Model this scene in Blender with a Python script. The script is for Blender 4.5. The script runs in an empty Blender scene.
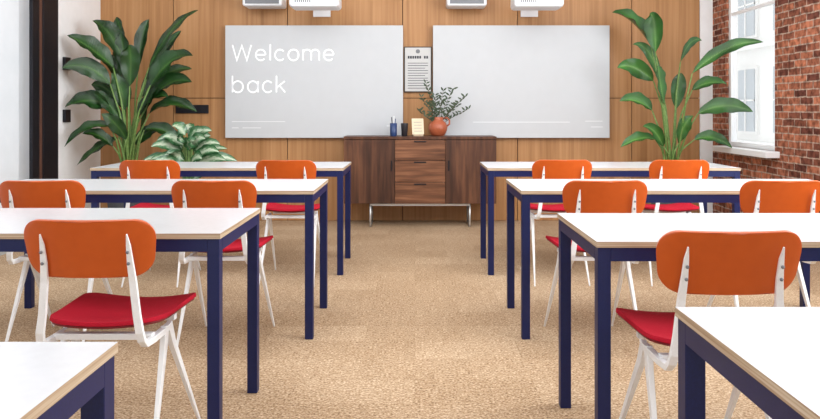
import bpy, bmesh, math, random
from mathutils import Vector, Matrix
random.seed(7)
S = bpy.context.scene
COL = S.collection
S.view_settings.view_transform = 'Standard'
S.view_settings.look = 'None'

# ------------------------------------------------------------- materials
def lin(c):
    return tuple(((v/255)/12.92 if v/255 <= .04045 else ((v/255+.055)/1.055)**2.4) for v in c)+(1,)
def newmat(name, rgb, rough=.5, metal=0, spec=.5):
    m = bpy.data.materials.new(name); m.use_nodes = True
    b = m.node_tree.nodes['Principled BSDF']
    b.inputs['Base Color'].default_value = lin(rgb)
    b.inputs['Roughness'].default_value = rough
    b.inputs['Metallic'].default_value = metal
    b.inputs['Specular IOR Level'].default_value = spec
    return m
class N:
    def __init__(s, m): s.t = m.node_tree; s.b = s.t.nodes['Principled BSDF']
    def n(s, typ, **k):
        nd = s.t.nodes.new(typ)
        for a, v in k.items(): setattr(nd, a, v)
        return nd
    def l(s, a, b): s.t.links.new(a, b)
def ramp(N_, fac, stops):
    r = N_.n('ShaderNodeValToRGB')
    e = r.color_ramp.elements
    while len(e) < len(stops): e.new(.5)
    for i, (p, c) in enumerate(stops): e[i].position = p; e[i].color = lin(c)
    N_.l(fac, r.inputs[0]); return r
def mapped(N_, scale, coord='Object'):
    tc = N_.n('ShaderNodeTexCoord'); mp = N_.n('ShaderNodeMapping')
    mp.inputs['Scale'].default_value = scale
    N_.l(tc.outputs[coord], mp.inputs[0]); return mp
def bump(N_, fac, strength, dist=.01):
    b = N_.n('ShaderNodeBump'); b.inputs['Strength'].default_value = strength; b.inputs['Distance'].default_value = dist
    N_.l(fac, b.inputs['Height']); N_.l(b.outputs[0], N_.b.inputs['Normal'])
def subtle(m, rgb1, rgb2, scale=30, rough=None):
    k = N(m); mp = mapped(k, (scale,)*3); no = k.n('ShaderNodeTexNoise'); no.inputs['Detail'].default_value = 3
    k.l(mp.outputs[0], no.inputs['Vector']); r = ramp(k, no.outputs[0], [(.3, rgb1), (.7, rgb2)])
    k.l(r.outputs[0], k.b.inputs['Base Color']); return m
def wood(name, dark, mid, light, scale, rough=.45, bstr=.05, big=0):
    m = newmat(name, mid, rough, spec=.3); k = N(m)
    mp = mapped(k, scale)
    n1 = k.n('ShaderNodeTexNoise'); n1.inputs['Scale'].default_value = 1; n1.inputs['Detail'].default_value = 6; n1.inputs['Distortion'].default_value = .3
    k.l(mp.outputs[0], n1.inputs['Vector'])
    fac = n1.outputs[0]
    if big:
        mp2 = mapped(k, tuple(s*.16 for s in scale)); n2 = k.n('ShaderNodeTexNoise'); n2.inputs['Scale'].default_value = 1; n2.inputs['Detail'].default_value = 2; n2.inputs['Distortion'].default_value = 1
        k.l(mp2.outputs[0], n2.inputs['Vector'])
        mm = k.n('ShaderNodeMix', data_type='FLOAT'); mm.inputs[0].default_value = big; k.l(n1.outputs[0], mm.inputs[2]); k.l(n2.outputs[0], mm.inputs[3]); fac = mm.outputs[0]
    r = ramp(k, fac, [(.28, dark), (.5, mid), (.72, light)])
    k.l(r.outputs[0], k.b.inputs['Base Color']); bump(k, n1.outputs[0], bstr); return m

M = {}
M['oak'] = wood('oak_veneer', (148, 103, 63), (174, 127, 83), (191, 146, 101), (34, 34, .9), bstr=.01, big=.45)
M['walnut'] = wood('walnut', (48, 30, 22), (82, 52, 37), (116, 77, 54), (24, 24, 2.2), big=.3)
M['walnut_h'] = wood('walnut_horizontal', (80, 50, 34), (112, 73, 50), (144, 98, 70), (2.2, 22, 30))
M['seam'] = newmat('seam_shadow_gap', (78, 50, 30), .8)
M['navy'] = subtle(newmat('navy_powdercoat', (15, 26, 74), .42, spec=.35), (13, 23, 68), (17, 28, 80), 60)
M['laminate'] = subtle(newmat('white_laminate', (208, 210, 214), .22), (206, 208, 212), (210, 212, 216), 8)
M['ply'] = wood('plywood_edge', (150, 122, 96), (178, 156, 130), (206, 190, 168), (3, 3, 260))
M['orange'] = subtle(newmat('orange_lacquer', (188, 80, 20), .32), (186, 79, 18), (191, 83, 22), 6)
M['white_steel'] = subtle(newmat('white_powdercoat_steel', (236, 237, 238), .4), (233, 234, 235), (239, 240, 241), 40)
M['shell'] = newmat('dark_red_seat_shell', (120, 16, 22), .5)
m = newmat('red_wool', (196, 24, 40), .9, spec=.15); k = N(m); mp = mapped(k, (260,)*3)
no = k.n('ShaderNodeTexNoise'); k.l(mp.outputs[0], no.inputs['Vector'])
r = ramp(k, no.outputs[0], [(.3, (146, 14, 34)), (.7, (198, 34, 54))]); k.l(r.outputs[0], k.b.inputs['Base Color']); bump(k, no.outputs[0], .3, .002); M['red'] = m
M['chrome'] = newmat('brushed_steel', (200, 200, 198), .35, .7)
M['white_paint'] = subtle(newmat('white_wall_paint', (244, 245, 246), .8), (242, 243, 244), (246, 247, 248), 3)
M['ceiling'] = newmat('ceiling_paint', (240, 240, 240), .9)
M['black'] = subtle(newmat('black_metal', (20, 19, 26), .5, spec=.3), (16, 15, 22), (25, 24, 31), 12)
M['brown'] = newmat('brown_edge', (92, 60, 48), .6)
M['window_white'] = newmat('white_window_frame', (238, 240, 242), .5)
M['board'] = subtle(newmat('grey_glass_board', (197, 200, 203), .4, spec=.2), (196, 199, 202), (198, 201, 204), 2)
M['plastic'] = newmat('white_plastic', (234, 236, 240), .4)
M['lens'] = newmat('dark_lens', (20, 22, 30), .1)
M['vent'] = newmat('grey_vent', (120, 122, 128), .6)
M['terracotta'] = subtle(newmat('terracotta_glaze', (166, 86, 54), .4), (154, 76, 46), (176, 96, 64), 20)
M['twig'] = newmat('twig_brown', (78, 60, 42), .8)
M['paper'] = newmat('paper', (198, 198, 197), .8)
M['cream'] = newmat('cream_card', (222, 208, 180), .8)
M['ink'] = newmat('ink_grey', (120, 122, 126), .8)
M['ink_dark'] = newmat('ink_dark', (60, 62, 70), .8)
M['frame_black'] = newmat('poster_frame', (66, 52, 42), .5)
M['pot'] = subtle(newmat('charcoal_pot', (66, 66, 70), .7), (58, 58, 62), (76, 76, 80), 25)
M['pot_white'] = subtle(newmat('stone_pot', (186, 182, 176), .7), (176, 172, 166), (196, 192, 186), 25)
M['soil'] = subtle(newmat('soil', (48, 34, 24), .95), (38, 27, 19), (62, 46, 34), 60)
M['stem'] = subtle(newmat('green_stem', (104, 138, 70), .5), (90, 124, 58), (124, 154, 84), 9)
M['blue_bottle'] = newmat('blue_bottle', (44, 66, 110), .35)
M['dark_cup'] = newmat('dark_cup', (40, 38, 42), .4)
m = newmat('projected_white', (245, 246, 248), .6); b = m.node_tree.nodes['Principled BSDF']
b.inputs['Emission Color'].default_value = (1, 1, 1, 1); b.inputs['Emission Strength'].default_value = .16; M['lettering'] = m  # projected light drawn as faintly glowing white letters
M['faint'] = newmat('faint_board_light', (232, 234, 236), .5)  # light on the boards, put into a pale colour

def leafmat(name, dark, mid, rib, variegated=False):
    m = newmat(name, mid, .24, spec=.5); k = N(m)
    uv = k.n('ShaderNodeTexCoord'); sep = k.n('ShaderNodeSeparateXYZ'); k.l(uv.outputs['UV'], sep.inputs[0])
    a = k.n('ShaderNodeMath', operation='SUBTRACT'); k.l(sep.outputs[0], a.inputs[0]); a.inputs[1].default_value = .5
    ab = k.n('ShaderNodeMath', operation='ABSOLUTE'); k.l(a.outputs[0], ab.inputs[0])
    if variegated:
        no = k.n('ShaderNodeTexNoise'); no.inputs['Scale'].default_value = 9; k.l(uv.outputs['UV'], no.inputs['Vector'])
        ml = k.n('ShaderNodeMath', operation='MULTIPLY_ADD'); k.l(no.outputs[0], ml.inputs[0]); ml.inputs[1].default_value = .5; k.l(ab.outputs[0], ml.inputs[2])
        r = ramp(k, ml.outputs[0], [(.32, rib), (.48, mid), (.64, dark)])
    else:
        sc = k.n('ShaderNodeMath', operation='MULTIPLY_ADD'); k.l(sep.outputs[1], sc.inputs[0]); sc.inputs[1].default_value = 26; 
        k2 = k.n('ShaderNodeMath', operation='MULTIPLY'); k.l(ab.outputs[0], k2.inputs[0]); k2.inputs[1].default_value = -12; k.l(k2.outputs[0], sc.inputs[2])
        sn = k.n('ShaderNodeMath', operation='SINE'); s3 = k.n('ShaderNodeMath', operation='MULTIPLY'); k.l(sc.outputs[0], s3.inputs[0]); s3.inputs[1].default_value = 6.28; k.l(s3.outputs[0], sn.inputs[0])
        ml = k.n('ShaderNodeMath', operation='MULTIPLY_ADD'); k.l(sn.outputs[0], ml.inputs[0]); ml.inputs[1].default_value = .05; k.l(ab.outputs[0], ml.inputs[2])
        r = ramp(k, ml.outputs[0], [(.0, rib), (.05, mid), (.5, dark)])
        bump(k, sn.outputs[0], .25, .004)
    tc2 = k.n('ShaderNodeTexNoise'); tc2.inputs['Scale'].default_value = 3.5; k.l(uv.outputs['Object'], tc2.inputs['Vector'])
    rr = ramp(k, tc2.outputs[0], [(.35, (170, 175, 165)), (.65, (255, 255, 235))])
    mx = k.n('ShaderNodeMix', data_type='RGBA', blend_type='MULTIPLY'); mx.inputs[0].default_value = 0 if variegated else 1; k.l(r.outputs[0], mx.inputs[6]); k.l(rr.outputs[0], mx.inputs[7])
    k.l(mx.outputs[2], k.b.inputs['Base Color'])
    return m
M['leaf_dark'] = leafmat('leaf_dark_green', (22, 56, 24), (40, 84, 34), (80, 120, 58))
M['leaf_mid'] = leafmat('leaf_mid_green', (42, 92, 44), (74, 130, 62), (120, 164, 94))
M['leaf_var'] = leafmat('leaf_variegated', (44, 90, 52), (100, 138, 100), (190, 204, 178), True)
M['leaf_small'] = newmat('leaf_small_olive', (62, 78, 56), .6)

# carpet: flecked loop weave with faint tile joins
m = newmat('carpet_tile', (190, 150, 108), .95, spec=.1); k = N(m)
mp = mapped(k, (1, 1, 1)); br = k.n('ShaderNodeTexBrick'); br.offset = .5
br.inputs['Scale'].default_value = 1; br.inputs['Brick Width'].default_value = .5; br.inputs['Row Height'].default_value = .25; br.inputs['Mortar Size'].default_value = .002
br.inputs['Color1'].default_value = (.47, .47, .47, 1); br.inputs['Color2'].default_value = (.55, .55, .55, 1); br.inputs['Mortar'].default_value = (.43, .43, .43, 1)
k.l(mp.outputs[0], br.inputs['Vector'])
mp2 = mapped(k, (22, 110, 1)); n2 = k.n('ShaderNodeTexNoise'); n2.inputs['Scale'].default_value = 1; n2.inputs['Detail'].default_value = 3; n2.inputs['Roughness'].default_value = .7; k.l(mp2.outputs[0], n2.inputs['Vector'])
mp4 = mapped(k, (95, 120, 1)); n4 = k.n('ShaderNodeTexNoise'); n4.inputs['Scale'].default_value = 1; n4.inputs['Detail'].default_value = 3; n4.inputs['Roughness'].default_value = .7; k.l(mp4.outputs[0], n4.inputs['Vector'])
mp3 = mapped(k, (1.2, 1.2, 1)); n3 = k.n('ShaderNodeTexNoise'); n3.inputs['Scale'].default_value = 1; k.l(mp3.outputs[0], n3.inputs['Vector'])
a0 = k.n('ShaderNodeMath', operation='MULTIPLY_ADD'); k.l(n4.outputs[0], a0.inputs[0]); a0.inputs[1].default_value = 1.7
s1 = k.n('ShaderNodeMath', operation='SUBTRACT'); k.l(br.outputs[0], s1.inputs[0]); s1.inputs[1].default_value = 1.17; k.l(s1.outputs[0], a0.inputs[2])
a1 = k.n('ShaderNodeMath', operation='MULTIPLY_ADD'); k.l(n2.outputs[0], a1.inputs[0]); a1.inputs[1].default_value = .7; k.l(a0.outputs[0], a1.inputs[2])
a2 = k.n('ShaderNodeMath', operation='MULTIPLY_ADD'); k.l(n3.outputs[0], a2.inputs[0]); a2.inputs[1].default_value = .25; k.l(a1.outputs[0], a2.inputs[2])
r = ramp(k, a2.outputs[0], [(.30, (104, 82, 62)), (.64, (170, 141, 110)), (.98, (220, 199, 172))])
k.l(r.outputs[0], k.b.inputs['Base Color']); M['carpet'] = m

# brick (wall in YZ plane)
m = newmat('red_brick', (150, 80, 60), .9, spec=.1); k = N(m)
tc = k.n('ShaderNodeTexCoord'); sp = k.n('ShaderNodeSeparateXYZ'); cb = k.n('ShaderNodeCombineXYZ')
ad = k.n('ShaderNodeMath', operation='ADD'); k.l(tc.outputs['Object'], sp.inputs[0]); k.l(sp.outputs[0], ad.inputs[0]); k.l(sp.outputs[1], ad.inputs[1])
k.l(ad.outputs[0], cb.inputs[0]); k.l(sp.outputs[2], cb.inputs[1])
wn = k.n('ShaderNodeTexNoise'); wn.inputs['Scale'].default_value = 12; k.l(cb.outputs[0], wn.inputs['Vector'])
wm = k.n('ShaderNodeMix', data_type='RGBA', blend_type='LINEAR_LIGHT'); wm.inputs[0].default_value = .008; k.l(cb.outputs[0], wm.inputs[6]); k.l(wn.outputs[1], wm.inputs[7])
br = k.n('ShaderNodeTexBrick'); br.inputs['Scale'].default_value = 1; br.inputs['Brick Width'].default_value = .18; br.inputs['Row Height'].default_value = .06; br.inputs['Mortar Size'].default_value = .0055
br.inputs['Color1'].default_value = lin((206, 132, 102)); br.inputs['Color2'].default_value = lin((118, 72, 62)); br.inputs['Mortar'].default_value = lin((196, 174, 160)); br.inputs['Bias'].default_value = 0
k.l(wm.outputs[2], br.inputs['Vector'])
no = k.n('ShaderNodeTexNoise'); no.inputs['Scale'].default_value = 22; no.inputs['Detail'].default_value = 6; k.l(tc.outputs['Object'], no.inputs['Vector'])
rr = ramp(k, no.outputs[0], [(.35, (140, 134, 130)), (.62, (255, 252, 246))])
mx = k.n('ShaderNodeMix', data_type='RGBA', blend_type='MULTIPLY'); mx.inputs[0].default_value = .8; k.l(br.outputs[0], mx.inputs[6]); k.l(rr.outputs[0], mx.inputs[7])
k.l(mx.outputs[2], k.b.inputs['Base Color']); bump(k, br.outputs[1], -.4, .008); M['brick'] = m
m = newmat('glass_pane', (235, 242, 245), .02); m.node_tree.nodes['Principled BSDF'].inputs['Alpha'].default_value = .1; M['glass'] = m
m = newmat('pale_blue_glass', (222, 228, 233), .3); m.node_tree.nodes['Principled BSDF'].inputs['Alpha'].default_value = .6; M['frosted'] = subtle(m, (218, 224, 230), (226, 231, 236), 1)
M['facade'] = subtle(newmat('pale_facade', (230, 230, 228), .9), (224, 224, 222), (236, 236, 234), 2)
M['facade_window'] = newmat('facade_window', (172, 180, 186), .3)

# ------------------------------------------------------------- mesh helpers
def mk(name, verts, faces, mats, parent=None, smooth=False, fm=None):
    me = bpy.data.meshes.new(name); me.from_pydata([tuple(v) for v in verts], [], faces); 
    for mm in (mats if isinstance(mats, list) else [mats]): me.materials.append(mm)
    if fm: 
        for p, i in zip(me.polygons, fm): p.material_index = i
    if smooth:
        for p in me.polygons: p.use_smooth = True
    me.validate(); me.update()
    o = bpy.data.objects.new(name, me); COL.objects.link(o)
    if parent: o.parent = parent
    return o
def top(o, label, cat, group=None, kind=None):
    o['label'] = label; o['category'] = cat
    if group: o['group'] = group
    if kind: o['kind'] = kind
    return o
def empty(name, loc, label, cat, group=None, rot=0):
    o = bpy.data.objects.new(name, None); COL.objects.link(o); o.location = loc; o.rotation_euler[2] = rot
    o.empty_display_size = .1
    return top(o, label, cat, group)
def bxd(x0, x1, y0, y1, z0, z1):
    v = [(x, y, z) for x in (x0, x1) for y in (y0, y1) for z in (z0, z1)]
    f = [(0, 1, 3, 2), (4, 6, 7, 5), (0, 4, 5, 1), (2, 3, 7, 6), (0, 2, 6, 4), (1, 5, 7, 3)]
    return v, f
def boxes(name, bl, mat, parent=None, bevel=0):
    V, F = [], []
    for bb in bl:
        v, f = bxd(*bb); n = len(V); V += v; F += [tuple(i+n for i in q) for q in f]
    o = mk(name, V, F, mat, parent)
    if bevel:
        md = o.modifiers.new('bevel', 'BEVEL'); md.width = bevel; md.segments = 2; md.limit_method = 'ANGLE'
    return o
def box(name, x0, x1, y0, y1, z0, z1, mat, parent=None, bevel=0):
    return boxes(name, [(x0, x1, y0, y1, z0, z1)], mat, parent, bevel)
def each(name, bl, mat, parent=None, bevel=0):
    return [boxes(name, [b_], mat, parent, bevel) for b_ in bl]
def sweep(name, pts, dims, mat, parent=None, wdir=Vector((1, 0, 0)), bevel=.002, join=None):
    V, F = [], []
    pts = [Vector(p) for p in pts]
    for i, p in enumerate(pts):
        t = (pts[min(i+1, len(pts)-1)]-pts[max(i-1, 0)]).normalized()
        w = (wdir - t*wdir.dot(t)).normalized(); n = w.cross(t)
        a, b = dims[i][0]/2, dims[i][1]/2
        V += [p+w*a+n*b, p-w*a+n*b, p-w*a-n*b, p+w*a-n*b]
    for i in range(len(pts)-1):
        for j in range(4):
            F.append((i*4+j, i*4+(j+1) % 4, i*4+4+(j+1) % 4, i*4+4+j))
    F.append((3, 2, 1, 0)); q = (len(pts)-1)*4; F.append((q, q+1, q+2, q+3))
    o = mk(name, V, F, mat, parent)
    if bevel:
        md = o.modifiers.new('bevel', 'BEVEL'); md.width = bevel; md.segments = 2; md.limit_method = 'ANGLE'
    return o
def tubes_data(paths, V, F, seg=6):
    for pts, rad in paths:
        pts = [Vector(p) for p in pts]; n0 = len(V)
        for i, p in enumerate(pts):
            t = (pts[min(i+1, len(pts)-1)]-pts[max(i-1, 0)]).normalized()
            ref = Vector((0, 1, 0)) if abs(t.y) < .9 else Vector((1, 0, 0))
            u = t.cross(ref).normalized(); w = t.cross(u)
            rr = rad[i] if isinstance(rad, (list, tuple)) else rad
            for j in range(seg):
                a = 2*math.pi*j/seg; V.append(p+u*math.cos(a)*rr+w*math.sin(a)*rr)
        for i in range(len(pts)-1):
            for j in range(seg):
                F.append((n0+i*seg+j, n0+i*seg+(j+1) % seg, n0+(i+1)*seg+(j+1) % seg, n0+(i+1)*seg+j))
        F.append(tuple(n0+j for j in range(seg))[::-1]); q = n0+(len(pts)-1)*seg; F.append(tuple(q+j for j in range(seg)))
def tubes(name, paths, mat, parent=None, seg=6):
    V, F = [], []; tubes_data(paths, V, F, seg); return mk(name, V, F, mat, parent, True)
def lathe(name, prof, mat, parent=None, seg=32, loc=(0, 0, 0), smooth=True):
    V, F = [], []
    for r_, z in prof:
        for j in range(seg):
            a = 2*math.pi*j/seg; V.append((loc[0]+r_*math.cos(a), loc[1]+r_*math.sin(a), loc[2]+z))
    for i in range(len(prof)-1):
        for j in range(seg):
            F.append((i*seg+j, i*seg+(j+1) % seg, (i+1)*seg+(j+1) % seg, (i+1)*seg+j))
    if prof[0][0] > 0: F.append(tuple(range(seg))[::-1])
    if prof[-1][0] > 0: q = (len(prof)-1)*seg; F.append(tuple(q+j for j in range(seg)))
    return mk(name, V, F, mat, parent, smooth)
def rgrid(W0, W1, H, r, fn, nu=16):
    vs = []
    ks = 8
    for i in range(ks+1): vs.append(-H/2 + r*(1-math.cos(math.pi/2*i/ks)))
    for i in range(1, 6): vs.append(-H/2+r+(H-2*r)*i/6)
    for i in range(ks+1): vs.append(H/2 - r*(1-math.cos(math.pi/2*(ks-i)/ks)))
    V, F = [], []
    for s in vs:
        t = (s+H/2)/H; W = W0+(W1-W0)*t
        d = max(0, abs(s)-(H/2-r)); hw = W-r+math.sqrt(max(0, r*r-d*d))
        for j in range(nu+1):
            V.append(fn(-hw+2*hw*j/nu, s))
    for i in range(len(vs)-1):
        for j in range(nu):
            a = i*(nu+1)+j; F.append((a, a+1, a+nu+2, a+nu+1))
    return V, F

def copy_tree(src, loc, rot=0):
    e = src.copy(); COL.objects.link(e); e.location = loc; e.rotation_euler = (0, 0, rot)
    for c in list(src.children):
        cc = c.copy(); COL.objects.link(cc); cc.parent = e
        for g in list(c.children):
            gg = g.copy(); COL.objects.link(gg); gg.parent = cc
    return e

# ------------------------------------------------------------- room
XL, XR, YB, YF, ZC = -3.28, 3.10, 7.30, -1.5, 3.3
def struct(o, label, cat='structure'):
    o['kind'] = 'structure'; o['label'] = label; o['category'] = cat; return o
struct(box('floor', XL-.3, XR+.3, YF, YB+.2, -.1, 0, M['carpet']), 'tan woven carpet tile floor', 'floor')
struct(box('ceiling', XL-.3, XR+.3, YF, YB+.2, ZC, ZC+.1, M['ceiling']), 'plain white ceiling of the classroom', 'ceiling')
wl = []
xs = [XL-.1, -2.52, -1.33, -.13, 1.07, 2.26, 2.97]
zs = [0, 1.28, 2.36, ZC]
g = .004
for i in range(len(xs)-1):
    for j in range(len(zs)-1):
        wl.append((xs[i]+g, xs[i+1]-g, YB, YB+.03, zs[j]+g, zs[j+1]-g))
V, F, FM = [], [], []
for bb in wl:
    v, f = bxd(*bb); n = len(V); V += v; F += [tuple(i+n for i in q) for q in f]; FM += [0]*6
v, f = bxd(XL-.1, 2.97, YB+.03, YB+.15, 0, ZC); n = len(V); V += v; F += [tuple(i+n for i in q) for q in f]; FM += [1]*6
v, f = bxd(2.97, XR+.1, YB-.01, YB+.15, 0, ZC); n = len(V); V += v; F += [tuple(i+n for i in q) for q in f]; FM += [2]*6
struct(mk('wall_back', V, F, [M['oak'], M['seam'], M['white_paint']], fm=FM), 'oak veneer panelled wall with thin dark seams', 'wall')
wy0, wy1, wz0, wz1 = 6.03, 6.96, .80, 2.95
ny0, ny1 = 1.2, 4.6
T = .10
struct(boxes('wall_right', [
    (XR, XR+T, wy1, YB-.012, 0, ZC), (XR, XR+T, ny1, wy0, 0, ZC), (XR, XR+T, YF, ny0, 0, ZC),
    (XR, XR+T, wy0, wy1, 0, wz0), (XR, XR+T, wy0, wy1, wz1, ZC), (XR, XR+T, ny0, ny1, 0, wz0), (XR, XR+T, ny0, ny1, wz1, ZC)], M['brick']),
    'exposed red brick wall with window openings', 'wall')
def window(name, y0, y1, z0, z1, nm):
    fx0, fx1 = XR+.02, XR+.08
    t = .045; bl = [(fx0, fx1, y0, y0+t, z0, z1), (fx0, fx1, y1-t, y1, z0, z1), (fx0, fx1, y0+t, y1-t, z0, z0+t), (fx0, fx1, y0+t, y1-t, z1-t, z1)]
    zm = z0+1.3
    bl.append((fx0+.005, fx1-.02, y0+t, y1-t, zm-.015, zm+.015))
    for i in range(1, nm):
        yy = y0+(y1-y0)*i/nm; bl.append((fx0+.01, fx1-.01, yy-.02, yy+.02, z0+t, z1-t))
    w = boxes(name, bl, M['window_white'], bevel=.004)
    struct(w, 'tall white framed sash window', 'window')
    gl = box('glass', XR+.045, XR+.05, y0+t, y1-t, z0+t, z1-t, M['glass'], w)
window('window_1', wy0, wy1, wz0, wz1, 1)
window('window_unseen', ny0, ny1, wz0, wz1, 4)  # unseen nearer window, added to let daylight in
struct(box('trim_1', XR-.12, XR+.02, wy0-.08, wy1+.06, wz0-.055, wz0, M['window_white'], bevel=.006), 'white painted sill of the added unseen window', 'window sill')
struct(box('trim_2', XR-.12, XR+.02, ny0-.08, ny1+.08, wz0-.055, wz0, M['window_white'], bevel=.006), 'white painted sill of the added unseen window', 'window sill')
struct(boxes('wall_left', [(XL-.1, XL, 6.40, YB, 0, ZC), (XL-.1, XL, YF, 3.2, 0, ZC), (XL-.1, XL, 3.2, 5.97, 2.7, ZC)], M['white_paint']), 'plain white painted side wall', 'wall')
struct(boxes('trim_3', [(XL-.1, XL+.02, 6.14, 6.40, 0, ZC), (XL-.1, XL+.02, 5.97, 6.08, 0, ZC)], M['black'], bevel=.004), 'black steel post beside the glazed opening', 'post')
struct(box('trim_4', XL-.1, XL+.01, 6.08, 6.14, 0, ZC, M['brown']), 'brown timber strip between black posts', 'trim')
w3 = struct(boxes('door_1', [(XL-.06, XL-.01, 3.2, 5.97, .0, 2.7)], M['frosted']), 'pale blue glazed sliding panel', 'door')
struct(box('baseboard_left', XL, XL+.015, 6.43, YB-.003, 0, .1, M['white_paint']), 'white skirting board', 'baseboard')

# outside building
V, F, FM = [], [], []
def addb(bb, mi):
    v, f = bxd(*bb); n = len(V); V.extend(v); F.extend([tuple(i+n for i in q) for q in f]); FM.extend([mi]*6)
addb((12, 15, 8, 44, -4, 18), 0)
for iy in range(14):
    for iz in range(6):
        y = 9.5+iy*2.5; z = -3+iz*3.4
        addb((11.9, 12.02, y-.1, y+1.3, z-.1, z+2.3), 0); addb((11.86, 11.92, y, y+1.2, z, z+2.2), 1)
        addb((11.82, 11.9, y+.57, y+.63, z, z+2.2), 0); addb((11.82, 11.9, y, y+1.2, z+1.07, z+1.13), 0)
for iz in range(6): addb((11.75, 12.1, 8, 44, -3.5+iz*3.4, -3.35+iz*3.4), 0)
top(mk('building', V, F, [M['facade'], M['facade_window']], fm=FM), 'pale stone building outside the window', 'building')

# ------------------------------------------------------------- tables
TL, TD, TH = 1.77, .60, .75
def make_table(loc, label):
    e = empty('table', loc, label, 'table', 'classroom work tables')
    hx, hy = TL/2, TD/2; TT = .018
    v, f = bxd(-hx, hx, -hy, hy, TH-TT, TH)
    mk('tabletop', v, f, [M['laminate'], M['ply']], e, fm=[1, 1, 1, 1, 1, 0])
    L = .041; za, zb = TH-TT-.043, TH-TT-.0005
    i = .004
    each('apron', [(-hx+L+i, hx-L-i, -hy+i, -hy+.03, za, zb), (-hx+L+i, hx-L-i, hy-.03, hy-i, za, zb),
                    (-hx+i, -hx+.03, -hy+L+i, hy-L-i, za, zb), (hx-.03, hx-i, -hy+L+i, hy-L-i, za, zb)], M['navy'], e)
    for sx in (-1, 1):
        for sy in (-1, 1):
            cx, cy = sx*(hx-L/2-i), sy*(hy-L/2-i)
            box('leg', cx-L/2, cx+L/2, cy-L/2, cy+L/2, 0, zb, M['navy'], e, bevel=.002)
    return e
tlab = 'white-topped table with plywood edge and navy steel frame'
specs = [(-.640, 2.90, -1), (-.51, 4.12, -1), (-.50, 5.49, -1), (-.52, 1.226, -1),
         (.56, 2.756, 1), (.535, 4.12, 1), (.508, 5.49, 1), (.536, 1.443, 1)]
base = None
for (ix, by, sd) in specs:
    loc = (ix+sd*TL/2, by-TD/2, 0)
    if base is None: base = make_table(loc, tlab)
    else: copy_tree(base, loc)

# ------------------------------------------------------------- chairs
def make_chair(loc):
    e = empty('chair', loc, 'orange and red classroom chair with white steel legs', 'chair', 'classroom chairs')
    zb = .742; yb = -.205
    def fb(x, s): return (x, yb + 1.0*x*x - .22*s - .01, zb + s)
    V, F = rgrid(.184, .204, .176, .062, fb)
    o = mk('backrest', V, F, M['orange'], e, True)
    md = o.modifiers.new('s', 'SOLIDIFY'); md.thickness = .012; md.offset = 0
    md = o.modifiers.new('b', 'BEVEL'); md.width = .003; md.segments = 2; md.limit_method = 'ANGLE'
    def seatf(dz):
        def fs(x, s):
            z = .478 + .55*x*x
            if s > .09: z -= (s-.09)**2*1.0
            if s < -.06: z += (s+.06)**2*.8
            return (x, s+.065, z+dz)
        return fs
    V, F = rgrid(.178, .203, .405, .085, seatf(0))
    o = mk('seat', V, F, M['red'], e, True)
    md = o.modifiers.new('s', 'SOLIDIFY'); md.thickness = .013; md.offset = 0
    md = o.modifiers.new('b', 'BEVEL'); md.width = .005; md.segments = 3; md.limit_method = 'ANGLE'
    V, F = rgrid(.172, .197, .395, .08, seatf(-.0105))
    o = mk('seat_shell', V, F, M['shell'], e, True)
    md = o.modifiers.new('s', 'SOLIDIFY'); md.thickness = .007; md.offset = 0
    o['label'] = 'dark red moulded seat shell'
    for sx in (-1, 1):
        pts = [(sx*.128, -.232, .79), (sx*.128, -.219, .755), (sx*.129, -.207, .70), (sx*.133, -.196, .64), (sx*.142, -.19, .54), (sx*.150, -.188, .485), (sx*.153, -.180, .460), (sx*.155, -.160, .442), (sx*.157, -.10, .438), (sx*.158, .03, .438)]
        dims = [(.003, .006), (.013, .008), (.019, .009), (.022, .011), (.023, .012), (.024, .013), (.023, .015), (.021, .018), (.020, .020), (.020, .020)]
        sweep('upright', pts, dims, M['white_steel'], e)
        for zz in (.70, .735):
            yy = -.2235 if zz > .71 else -.2165
            o = lathe('screw', [(0, 0), (.004, 0), (.005, .002), (.005, .004)], M['vent'], e, 10)
            o.data.transform(Matrix.Translation((sx*.128, yy, zz)) @ Matrix.Rotation(math.radians(90), 4, 'X'))
        sweep('leg', [(sx*.158, .0, .448), (sx*.162, -.025, .38), (sx*.176, -.15, .10), (sx*.181, -.195, .0)],
              [(.018, .034), (.018, .028), (.011, .015), (.008, .010)], M['white_steel'], e)
        sweep('leg', [(sx*.158, .03, .448), (sx*.162, .055, .38), (sx*.178, .26, .06), (sx*.182, .30, .0)],
              [(.018, .034), (.018, .028), (.011, .014), (.008, .010)], M['white_steel'], e)
    each('seat_support', [(-.155, .155, -.105, -.08, .436, .456), (-.155, .155, .10, .125, .436, .456)], M['white_steel'], e, .002)
    return e
crow = [(-.978, 2.08, 0), (-.935, 3.23, .0), (-1.74, 3.23, .03), (-1.73, 4.54, 0), (-.835, 4.54, -.03),
        (.858, 1.887, 0), (.88, 3.23, .02), (1.71, 3.23, 0), (.96, 4.57, .03), (1.735, 4.57, 0)]
base = None
for (x, y, r_) in crow:
    if base is None: base = make_chair((x, y+.215, 0))
    else: copy_tree(base, (x, y+.215, 0), r_)

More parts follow.
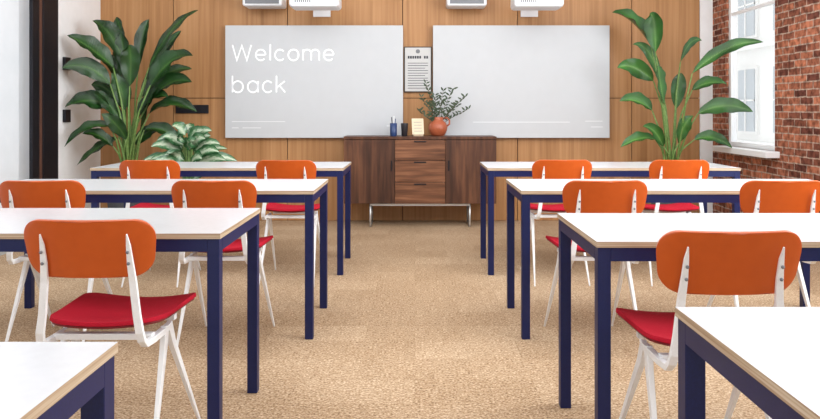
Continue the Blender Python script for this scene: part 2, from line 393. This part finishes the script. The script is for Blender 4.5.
# ------------------------------------------------------------- credenza
cx0, cx1, cy0, cy1 = -.70, .80, 6.86, 7.22
ce = empty('credenza', ((cx0+cx1)/2, (cy0+cy1)/2, 0), 'walnut credenza with three drawers, two doors and steel legs', 'cabinet')
hw, hd = (cx1-cx0)/2, (cy1-cy0)/2
zb, zt = .235, .895
boxes('body', [(-hw, hw, -hd, hd, zt-.028, zt), (-hw, hw, -hd+.02, hd, zb, zb+.025), (-hw, -hw+.022, -hd+.02, hd, zb+.025, zt-.028), (hw-.022, hw, -hd+.02, hd, zb+.025, zt-.028),
               (-.255, -.235, -hd+.03, hd, zb+.025, zt-.028), (.235, .255, -hd+.03, hd, zb+.025, zt-.028), (-hw+.022, hw-.022, hd-.02, hd, zb+.025, zt-.028)], M['walnut'], ce, .002)
for s in (-1, 1):
    a, b_ = (-hw+.003, -.25) if s < 0 else (.25, hw-.003)
    d = box('door', a, b_, -hd, -hd+.019, zb+.003, zt-.033, M['walnut'], ce, .002)
    xx = -.25-.03 if s < 0 else .25+.03
    box('handle', xx-.006, xx+.006, -hd-.012, -hd+.001, .56, .66, M['black'], d, .002)  # black bar standing for the shade in a pull gap
dz = [(zb+.003, .445), (.451, .66), (.666, zt-.033)]
for a, b_ in dz:
    d = box('drawer', -.246, .246, -hd, -hd+.019, a, b_, M['walnut_h'], ce, .002)
    box('handle', -.06, .06, -hd-.010, -hd+.001, b_-.022, b_-.010, M['black'], d, .002)  # dark strip painted for the shadow gap of the drawer pull
for s in (-1, 1):
    x = s*.49
    tubes('leg', [([(x, -hd+.04, zb), (x, -hd+.04, .012), (x, -hd+.05, .010), (x, hd-.05, .010), (x, hd-.04, .012), (x, hd-.04, zb)], .010)], M['chrome'], ce, 8)
each('rail', [(-.49, .49, -hd+.03, -hd+.05, zb-.022, zb-.002), (-.49, .49, hd-.05, hd-.03, zb-.022, zb-.002)], M['chrome'], ce)

# jug + branches
je = empty('jug', (.23, 7.02, zt), 'terracotta jug with a handle on the walnut credenza', 'jug')
lathe('jug_body', [(.05, 0), (.07, .012), (.092, .06), (.096, .09), (.082, .13), (.055, .155), (.048, .17), (.056, .19), (.05, .19), (.042, .172), (.05, .15), (.01, .02)], M['terracotta'], je)
tubes('handle', [([(.05, 0, .175), (.09, 0, .185), (.115, 0, .16), (.115, 0, .12), (.09, 0, .10)], .009)], M['terracotta'], je, 8)
be = empty('branch_arrangement', (.23, 7.02, zt+.05), 'leafy green eucalyptus branches standing in the terracotta jug', 'branches')
paths = []; LV, LF = [], []
for i, (tx, tz) in enumerate([(-.17, .34), (-.12, .48), (-.03, .36), (.05, .40), (.15, .42), (.27, .34), (.31, .22), (-.19, .20), (.20, .26), (-.08, .28)]):
    y1 = random.uniform(-.08, .08); pts = []
    for t in [0, .25, .5, .75, 1]:
        pts.append(Vector((tx*t**1.4, y1*t, .02+(tz-.02)*t)))
    paths.append((pts, [.003, .003, .0025, .002, .0015]))
    for q in range(8):
        t = .42+.58*q/7
        seg = min(3, int(t*4)); c = pts[seg].lerp(pts[seg+1], t*4-seg)
        for sd in (-1, 1):
            d = Vector((sd*random.uniform(.3, 1), random.uniform(-.6, .6), random.uniform(.2, 1.1))).normalized()
            L_ = random.uniform(.04, .065); w = d.cross(Vector((random.uniform(-.4, .4), -1, random.uniform(-.3, .3)))).normalized()*L_*.17
            n = len(LV); LV += [c, c+d*L_*.4+w, c+d*L_*.8+w*.7, c+d*L_, c+d*L_*.8-w*.7, c+d*L_*.4-w]
            LF.append(tuple(range(n, n+6)))
tubes('stem', paths, M['twig'], be, 5)
mk('foliage', LV, LF, M['leaf_small'], be)
bo = empty('pen_cup', (-.215, 6.98, zt), 'navy blue cup holding pens on the credenza', 'cup')
lathe('cup_body', [(.030, 0), (.034, .005), (.036, .13), (.032, .13), (.029, .01), (.001, .008)], M['blue_bottle'], bo)
for q, (dx, dy, ln) in enumerate([(-.018, .01, .19), (.006, -.016, .20), (.02, .012, .175)]):
    tubes('pen', [([(dx*.3, dy*.3, .012), (dx, dy, ln)], .0045)], [M['dark_cup'], M['white_steel'], M['blue_bottle']][q], bo, 8)
cu = lathe('cup', [(.026, 0), (.030, .004), (.036, .12), (.036, .13), (.032, .13), (.027, .01), (.001, .008)], M['dark_cup'])
cu.location = (-.105, 6.98, zt); top(cu, 'dark ceramic cup on the credenza', 'cup')
ca = empty('card_stand', (.03, 6.97, zt), 'small cream card leaning in a wooden stand on the credenza', 'card', rot=.25)
box('stand', -.05, .05, -.025, .025, 0, .018, M['ply'], ca, .002)
o = box('card', -.06, .06, -.002, .002, 0, .16, M['cream'], ca); o.rotation_euler[0] = -.2; o.location = (0, -.008, .019)
o2 = boxes('print', [(-.04, .04, -.0028, -.0018, .03+.03*i, .034+.03*i) for i in range(4)], M['ink'], ca); o2.rotation_euler[0] = -.2; o2.location = (0, -.0085, .019)

# ------------------------------------------------------------- whiteboards
def arc(cx, cy, r, a0, a1, n=26, ry=None):
    ry = r if ry is None else ry
    return [(cx+r*math.cos(math.radians(a0+(a1-a0)*i/n)), cy+ry*math.sin(math.radians(a0+(a1-a0)*i/n))) for i in range(n+1)]
G = {
    'W': (1.72, [[(0, 1.42), (.40, 0), (.86, 1.36), (1.32, 0), (1.72, 1.42)]]),
    'e': (.90, [[(.0, .52), (.89, .52)] , arc(.45, .5, .45, 2, 318, ry=.5)]),
    'l': (.02, [[(.01, 0), (.01, 1.48)]]),
    'c': (.80, [arc(.45, .5, .45, 42, 318, ry=.5)]),
    'o': (.94, [arc(.47, .5, .47, 0, 360, 40, ry=.5)]),
    'm': (1.48, [[(0, 0), (0, 1.0)], arc(.37, .62, .37, 180, 0, 16, .38)+[(.74, 0)], arc(1.11, .62, .37, 180, 0, 16, .38)+[(1.48, 0)]]),
    'b': (.94, [[(0, 0), (0, 1.48)], arc(.47, .5, .47, 0, 360, 40, ry=.5)]),
    'a': (.92, [arc(.46, .5, .46, 0, 360, 40, ry=.5), [(.92, 0), (.92, 1.0)]]),
    'k': (.78, [[(0, 0), (0, 1.48)], [(.74, 1.0), (.02, .42)], [(.26, .60), (.78, 0)]]),
}
def word(txt, x, y, z, width, parent, thick=.0078, gap=.42):
    tot = sum(G[ch][0] for ch in txt)+gap*(len(txt)-1); u = width/tot
    V, F = [], []; px = 0
    for ch in txt:
        w_, strokes = G[ch]
        for st in strokes:
            P = [Vector((x+(px+a)*u, z+b_*u)) for a, b_ in st]
            n0 = len(V)
            closed = (P[0]-P[-1]).length < 1e-5
            for i, p in enumerate(P):
                if closed:
                    t0 = (P[i]-P[i-1 if i > 0 else -2]).normalized(); t1 = (P[i+1 if i < len(P)-1 else 1]-P[i]).normalized()
                else:
                    t0 = (P[i]-P[i-1]).normalized() if i > 0 else (P[1]-P[0]).normalized()
                    t1 = (P[i+1]-P[i]).normalized() if i < len(P)-1 else t0
                nr = Vector((-(t0+t1).y, (t0+t1).x)).normalized()
                k_ = min(2.6, 1/max(.3, nr.dot(Vector((-t0.y, t0.x)))))
                q = nr*thick*k_
                V += [(p.x+q.x, y, p.y+q.y), (p.x-q.x, y, p.y-q.y)]
            for i in range(len(P)-1):
                F.append((n0+2*i, n0+2*i+1, n0+2*i+3, n0+2*i+2))
        px += w_+gap
    mk('lettering', V, F, M['lettering'], parent)
def board(x0, x1, label):
    z0, z1 = .868, 2.03; cx = (x0+x1)/2
    e = empty('whiteboard', (cx, 7.25, z0), label, 'whiteboard', 'wall-mounted grey glass boards')
    h = (x1-x0)/2
    box('panel', -h, h, -.02, .0, 0, z1-z0, M['board'], e, .003)
    each('mount', [(sx*(h-.15)-.03, sx*(h-.15)+.03, .0, .048, zz, zz+.06) for sx in (-1, 1) for zz in (.1, 1.0)], M['chrome'], e)
    return e, cx, z0
e, cx, z0 = board(-1.96, -.124, 'grey glass whiteboard showing projected white welcome lettering')
word('Welcome', -1.885-cx, -.0213, 1.668-z0, 1.045, e)
word('back', -1.885-cx, -.0213, 1.338-z0, .545, e)
each('board_light_bar', [(-.85, -.30, -.0212, -.0205, .165, .171), (-.85, -.78, -.0212, -.0205, .10, .107), (-.74, -.55, -.0212, -.0205, .10, .107), (.75, .85, -.0212, -.0205, .12, .127)], M['faint'], e)  # thin pale bars painted for light on the glass
e, cx, z0 = board(.186, 2.01, 'blank grey glass whiteboard on the oak wall')
each('board_light_bar', [(.66, .84, -.0212, -.0205, .17, .176), (.72, .84, -.0212, -.0205, .11, .116), (-.5, .5, -.0212, -.0205, .16, .166)], M['faint'], e)  # pale bars painted for light on this board too

# poster
pe = empty('poster', (.03, 7.295, 1.34), 'framed printed notice with round emblem hung between the boards', 'poster')
box('frame', -.145, .145, -.022, -.002, 0, .475, M['frame_black'], pe, .002)
box('paper', -.134, .134, -.024, -.0215, .011, .464, M['paper'], pe)
boxes('print', [(-.105, .105-.03*(i % 3 == 2), -.0255, -.0242, .04+i*.026, .046+i*.026) for i in range(11)]
      + [(-.105+.024*i, -.105+.024*i+.018, -.0255, -.0242, .350, .378) for i in range(9) if i != 6], M['ink_dark'], pe)
o = lathe('emblem', [(.016, 0), (.022, 0), (.022, .001), (.016, .001)], M['ink'], pe, 24, smooth=False)
o.data.transform(Matrix.Translation((0, -.0245, .425)) @ Matrix.Rotation(math.radians(90), 4, 'X'))

def projector(x):
    e = empty('projector', (x, 6.85, 2.145), 'white short-throw projector on a wall arm above the board', 'projector', 'wall projectors')
    box('projector_body', -.24, .24, -.16, .14, 0, .13, M['plastic'], e, .03)
    box('arm', -.04, .04, .14, .445, .07, .11, M['plastic'], e, .004)
    box('wall_plate', -.09, .09, .43, .448, -.02, .19, M['plastic'], e, .003)
    o = lathe('lens', [(0, 0), (.05, 0), (.055, .006), (.04, .012)], M['lens'], e, 24); o.location = (.1, 0, .13)
    boxes('vent', [(-.18+i*.02, -.17+i*.02, -.163, -.159, .04, .10) for i in range(8)], M['vent'], e)
def speaker(x):
    e = empty('speaker', (x, 7.12, 2.20), 'white box speaker fixed high on the oak wall', 'speaker', 'wall speakers')
    box('speaker_body', -.20, .20, -.12, .14, 0, .16, M['plastic'], e, .02)
    box('bracket', -.05, .05, .14, .178, .03, .13, M['vent'], e, .002)
    box('grille', -.17, .17, -.124, -.1195, .02, .14, M['vent'], e, .001)
projector(-.97); projector(1.19); speaker(-1.53); speaker(.52)

cp = box('control_panel', -.17, .17, -.018, 0, 0, .09, M['black'], bevel=.004); cp.location = (-2.32, YB-.001, 1.12)
top(cp, 'black control panel on the oak wall', 'control panel')
for zz in (1.04, 1.53):
    sw = box('wall_switch', 0, .03, -.05, .05, 0, .12, M['black'], bevel=.004); sw.location = (XL+.001, 6.56, zz)
    top(sw, 'small black switch on the white wall', 'switch', 'black wall switches')

# ------------------------------------------------------------- plants
def leaf_data(V, F, UV, b, t, w, nh, arch=.12, fold=.25, n=12, side=0, shape=.85):
    b, t = Vector(b), Vector(t); L_ = (t-b).length
    nh = Vector(nh).normalized()
    d0 = (t-b).normalized()
    c = (b+t)/2 + Vector((0, 0, arch*L_)) + d0.cross(nh).normalized()*side*L_
    n0 = len(V); ph = random.uniform(0, 6)
    for i in range(n+1):
        s = i/n; p = b*(1-s)**2 + c*2*s*(1-s) + t*s*s
        d = ((c-b)*(1-s)+(t-c)*s).normalized()
        wd = d.cross(nh).normalized(); nn = wd.cross(d).normalized()
        prof = (math.sin(math.pi*s**shape))**.8 if 0 < s < 1 else .02
        hw_ = w/2*max(prof, .02)
        for j, u in enumerate((-1, -.5, 0, .5, 1)):
            off = nn*(abs(u)*hw_*fold + (math.sin(s*19+u*2+ph)*.14*hw_ if abs(u) == 1 else 0))
            V.append(p+wd*u*hw_+off); UV.append(((u+1)/2, s))
    for i in range(n):
        for j in range(4):
            a = n0+i*5+j; F.append((a, a+1, a+6, a+5))
def finish_leaves(V, F, UV, mat, parent):
    o = mk('foliage', V, F, mat, parent, True)
    uvl = o.data.uv_layers.new(name='UVMap')
    for lp in o.data.loops: uvl.data[lp.index].uv = UV[lp.vertex_index]
    return o
def pot(e, r, h, mat, sq=False):
    lathe('pot', [(r*.78, 0), (r*.82, .01), (r, h), (r*.93, h), (r*.9, h-.06)], mat, e, 40)
    lathe('soil', [(0.001, h-.045), (r*.915, h-.045)], M['soil'], e, 40)
def big_plant(name, loc, label, leaves, mat, poth, potr, potm, pull=.1, wk=1.12, archr=(.10, .36)):
    e = empty(name, loc, label, 'plant')
    pot(e, potr, poth, potm)
    V, F, UV, paths = [], [], [], []
    for (bx, bz, tx, tz, w, dy) in leaves:
        r0 = Vector((random.uniform(-.05, .05), random.uniform(-.05, .05), poth-.05))
        b = Vector((bx, dy*.45, bz)); t = Vector((tx, dy, tz))
        b = b.lerp(t, pull)
        leaf_data(V, F, UV, b, t, w*wk, (random.uniform(-.9, .9), -1, random.uniform(.1, 1.3)), arch=random.uniform(*archr), side=random.uniform(-.14, .14), fold=random.uniform(.1, .7), n=14)
        pts = [r0, r0.lerp(b, .35)+Vector(((r0.x-b.x)*.16, 0, .06)), r0.lerp(b, .7)+Vector(((r0.x-b.x)*.16, 0, .06)), b]
        paths.append((pts, [.013, .011, .009, .006]))
    tubes('stem', paths, M['stem'], e, 6)
    finish_leaves(V, F, UV, mat, e)
    return e
L1 = [(.16, 1.50, .70, 2.10, .12, -.1), (.20, 1.36, .68, 1.66, .22, -.2), (.18, 1.22, .64, 1.42, .18, -.1), (.06, 1.5, .16, 2.04, .12, .1),
      (-.02, 1.62, -.30, 2.00, .20, -.1), (-.04, 1.52, -.44, 1.84, .20, -.3), (-.06, 1.38, -.46, 1.54, .18, -.35), (-.08, 1.2, -.46, 1.18, .18, -.3),
      (-.06, 1.02, -.44, .82, .14, -.35), (.14, 1.12, .64, 1.14, .17, .05), (.1, .98, .5, .82, .14, .05), (-.05, 1.36, -.18, 1.80, .17, .15),
      (.06, 1.24, .34, 1.66, .19, .2), (-.02, .92, -.40, .64, .13, -.2), (0, 1.12, -.10, 1.50, .18, -.15), (.02, 1.0, -.26, 1.34, .15, -.2),
      (.05, 1.34, .08, 1.76, .18, -.2), (.05, .85, -.15, 1.12, .14, -.25), (-.05, 1.6, -.16, 2.06, .13, .1), (.10, .9, .30, 1.38, .15, -.05),
      (.02, .8, .28, .98, .13, .1), (-.06, .8, -.3, .94, .13, -.3), (.08, 1.05, .42, 1.28, .16, -.1), (-.02, 1.35, -.34, 1.68, .16, .1),
      (.1, 1.4, .44, 1.94, .11, .2), (0, 1.45, -.05, 1.9, .14, -.05), (-.1, 1.25, -.38, 1.40, .15, .05), (.12, 1.35, .56, 1.56, .14, .15)]
big_plant('potted_palm', (-2.75, 6.72, 0), 'tall dark green leafy plant in a charcoal pot', L1, M['leaf_dark'], .42, .20, M['pot'], .10, 1.0, (.14, .42))
L2 = [(-.14, 1.72, -.57, 2.10, .19, 0), (-.16, 1.66, -.24, 2.08, .17, -.1), (-.14, 1.42, -.55, 1.56, .16, -.1), (-.14, 1.14, -.50, 1.24, .14, 0),
      (.02, 1.46, .62, 1.76, .12, -.55), (.08, 1.60, .34, 1.84, .08, .1), (.12, 1.12, .60, 1.14, .16, -.40),
      (-.12, .88, -.52, .80, .12, -.1), (.14, .88, .50, .80, .12, -.2), (-.08, 1.16, -.16, 1.58, .14, -.1),
      (.06, 1.12, .14, 1.52, .13, .1), (-.08, .78, -.34, 1.0, .11, -.2), (.14, 1.34, .50, 1.40, .11, -.1),
      (.02, .80, .14, 1.10, .12, -.2), (-.04, 1.36, -.34, 1.80, .09, .1)]
big_plant('potted_bird_of_paradise', (2.48, 6.78, 0), 'tall broad-leaved green plant beside the brick wall', L2, M['leaf_mid'], .42, .20, M['pot'], .12, 1.08, (.22, .48))
ve = empty('potted_dieffenbachia', (-2.05, 6.33, 0), 'bushy variegated green plant in a pale pot', 'plant')
pot(ve, .16, .50, M['pot_white'])
V, F, UV, paths = [], [], [], []
for i in range(40):
    az = 2.4*i+.9; q = i/39; rr_ = (.18+.27*q)*random.uniform(.8, 1.1); zz = 1.05-.32*q+random.uniform(-.08, .07)
    d = Vector((math.cos(az), math.sin(az)*.7, 0)); c = Vector((0, 0, .48))
    b = d*rr_*.2+Vector((0, 0, zz-.14)); t = d*rr_+Vector((0, 0, zz-.05-.05*q))
    leaf_data(V, F, UV, b, t, random.uniform(.10, .14), d*.2+Vector((random.uniform(-.8, .8), -1, random.uniform(.2, 1))), arch=random.uniform(.2, .4), n=10, fold=.2, shape=.75)
    paths.append(([c+d*.03, c.lerp(b, .5)+d*.01, b], [.007, .006, .004]))
tubes('stem', paths, M['stem'], ve, 5)
finish_leaves(V, F, UV, M['leaf_var'], ve)

# ------------------------------------------------------------- lights
def area(x, y, z, sx, sy, pw, rot=(0, 0, 0), col=(1, 1, 1)):
    l = bpy.data.lights.new('ceiling_and_fill_light', 'AREA'); l.shape = 'RECTANGLE'; l.size = sx; l.size_y = sy; l.energy = pw; l.color = col
    o = bpy.data.objects.new('ceiling_and_fill_light', l); COL.objects.link(o); o.location = (x, y, z); o.rotation_euler = rot; return o
area(0, 1.2, 3.25, 5.0, 2, 40, col=(.97, .985, 1))
area(0, 4.4, 3.25, 5.0, 2.0, 58, col=(.97, .985, 1))
area(0, 3.0, 3.0, 6.0, 1.0, 80, (math.radians(66), 0, 0), (.97, .985, 1))  # added wash that brightens the back wall, no real fixture
area(3.3, 2.9, 1.9, 2.0, 3.2, 230, (0, math.radians(90), 0), (.95, .98, 1))  # added daylight fill shining in from the window side
w = bpy.data.worlds.new('World'); S.world = w; w.use_nodes = True
w.node_tree.nodes['Background'].inputs[0].default_value = (.96, .98, 1, 1); w.node_tree.nodes['Background'].inputs[1].default_value = 1.5

# ------------------------------------------------------------- camera
cam = bpy.data.cameras.new('Camera'); co = bpy.data.objects.new('Camera', cam); COL.objects.link(co)
co.location = (0, 0, 1.156); co.rotation_euler = (math.radians(90), 0, 0)
cam.sensor_width = 36; cam.lens = 700/820*36
cam.shift_x = -5/820; cam.shift_y = -99.5/820; cam.clip_start = .05
S.camera = co
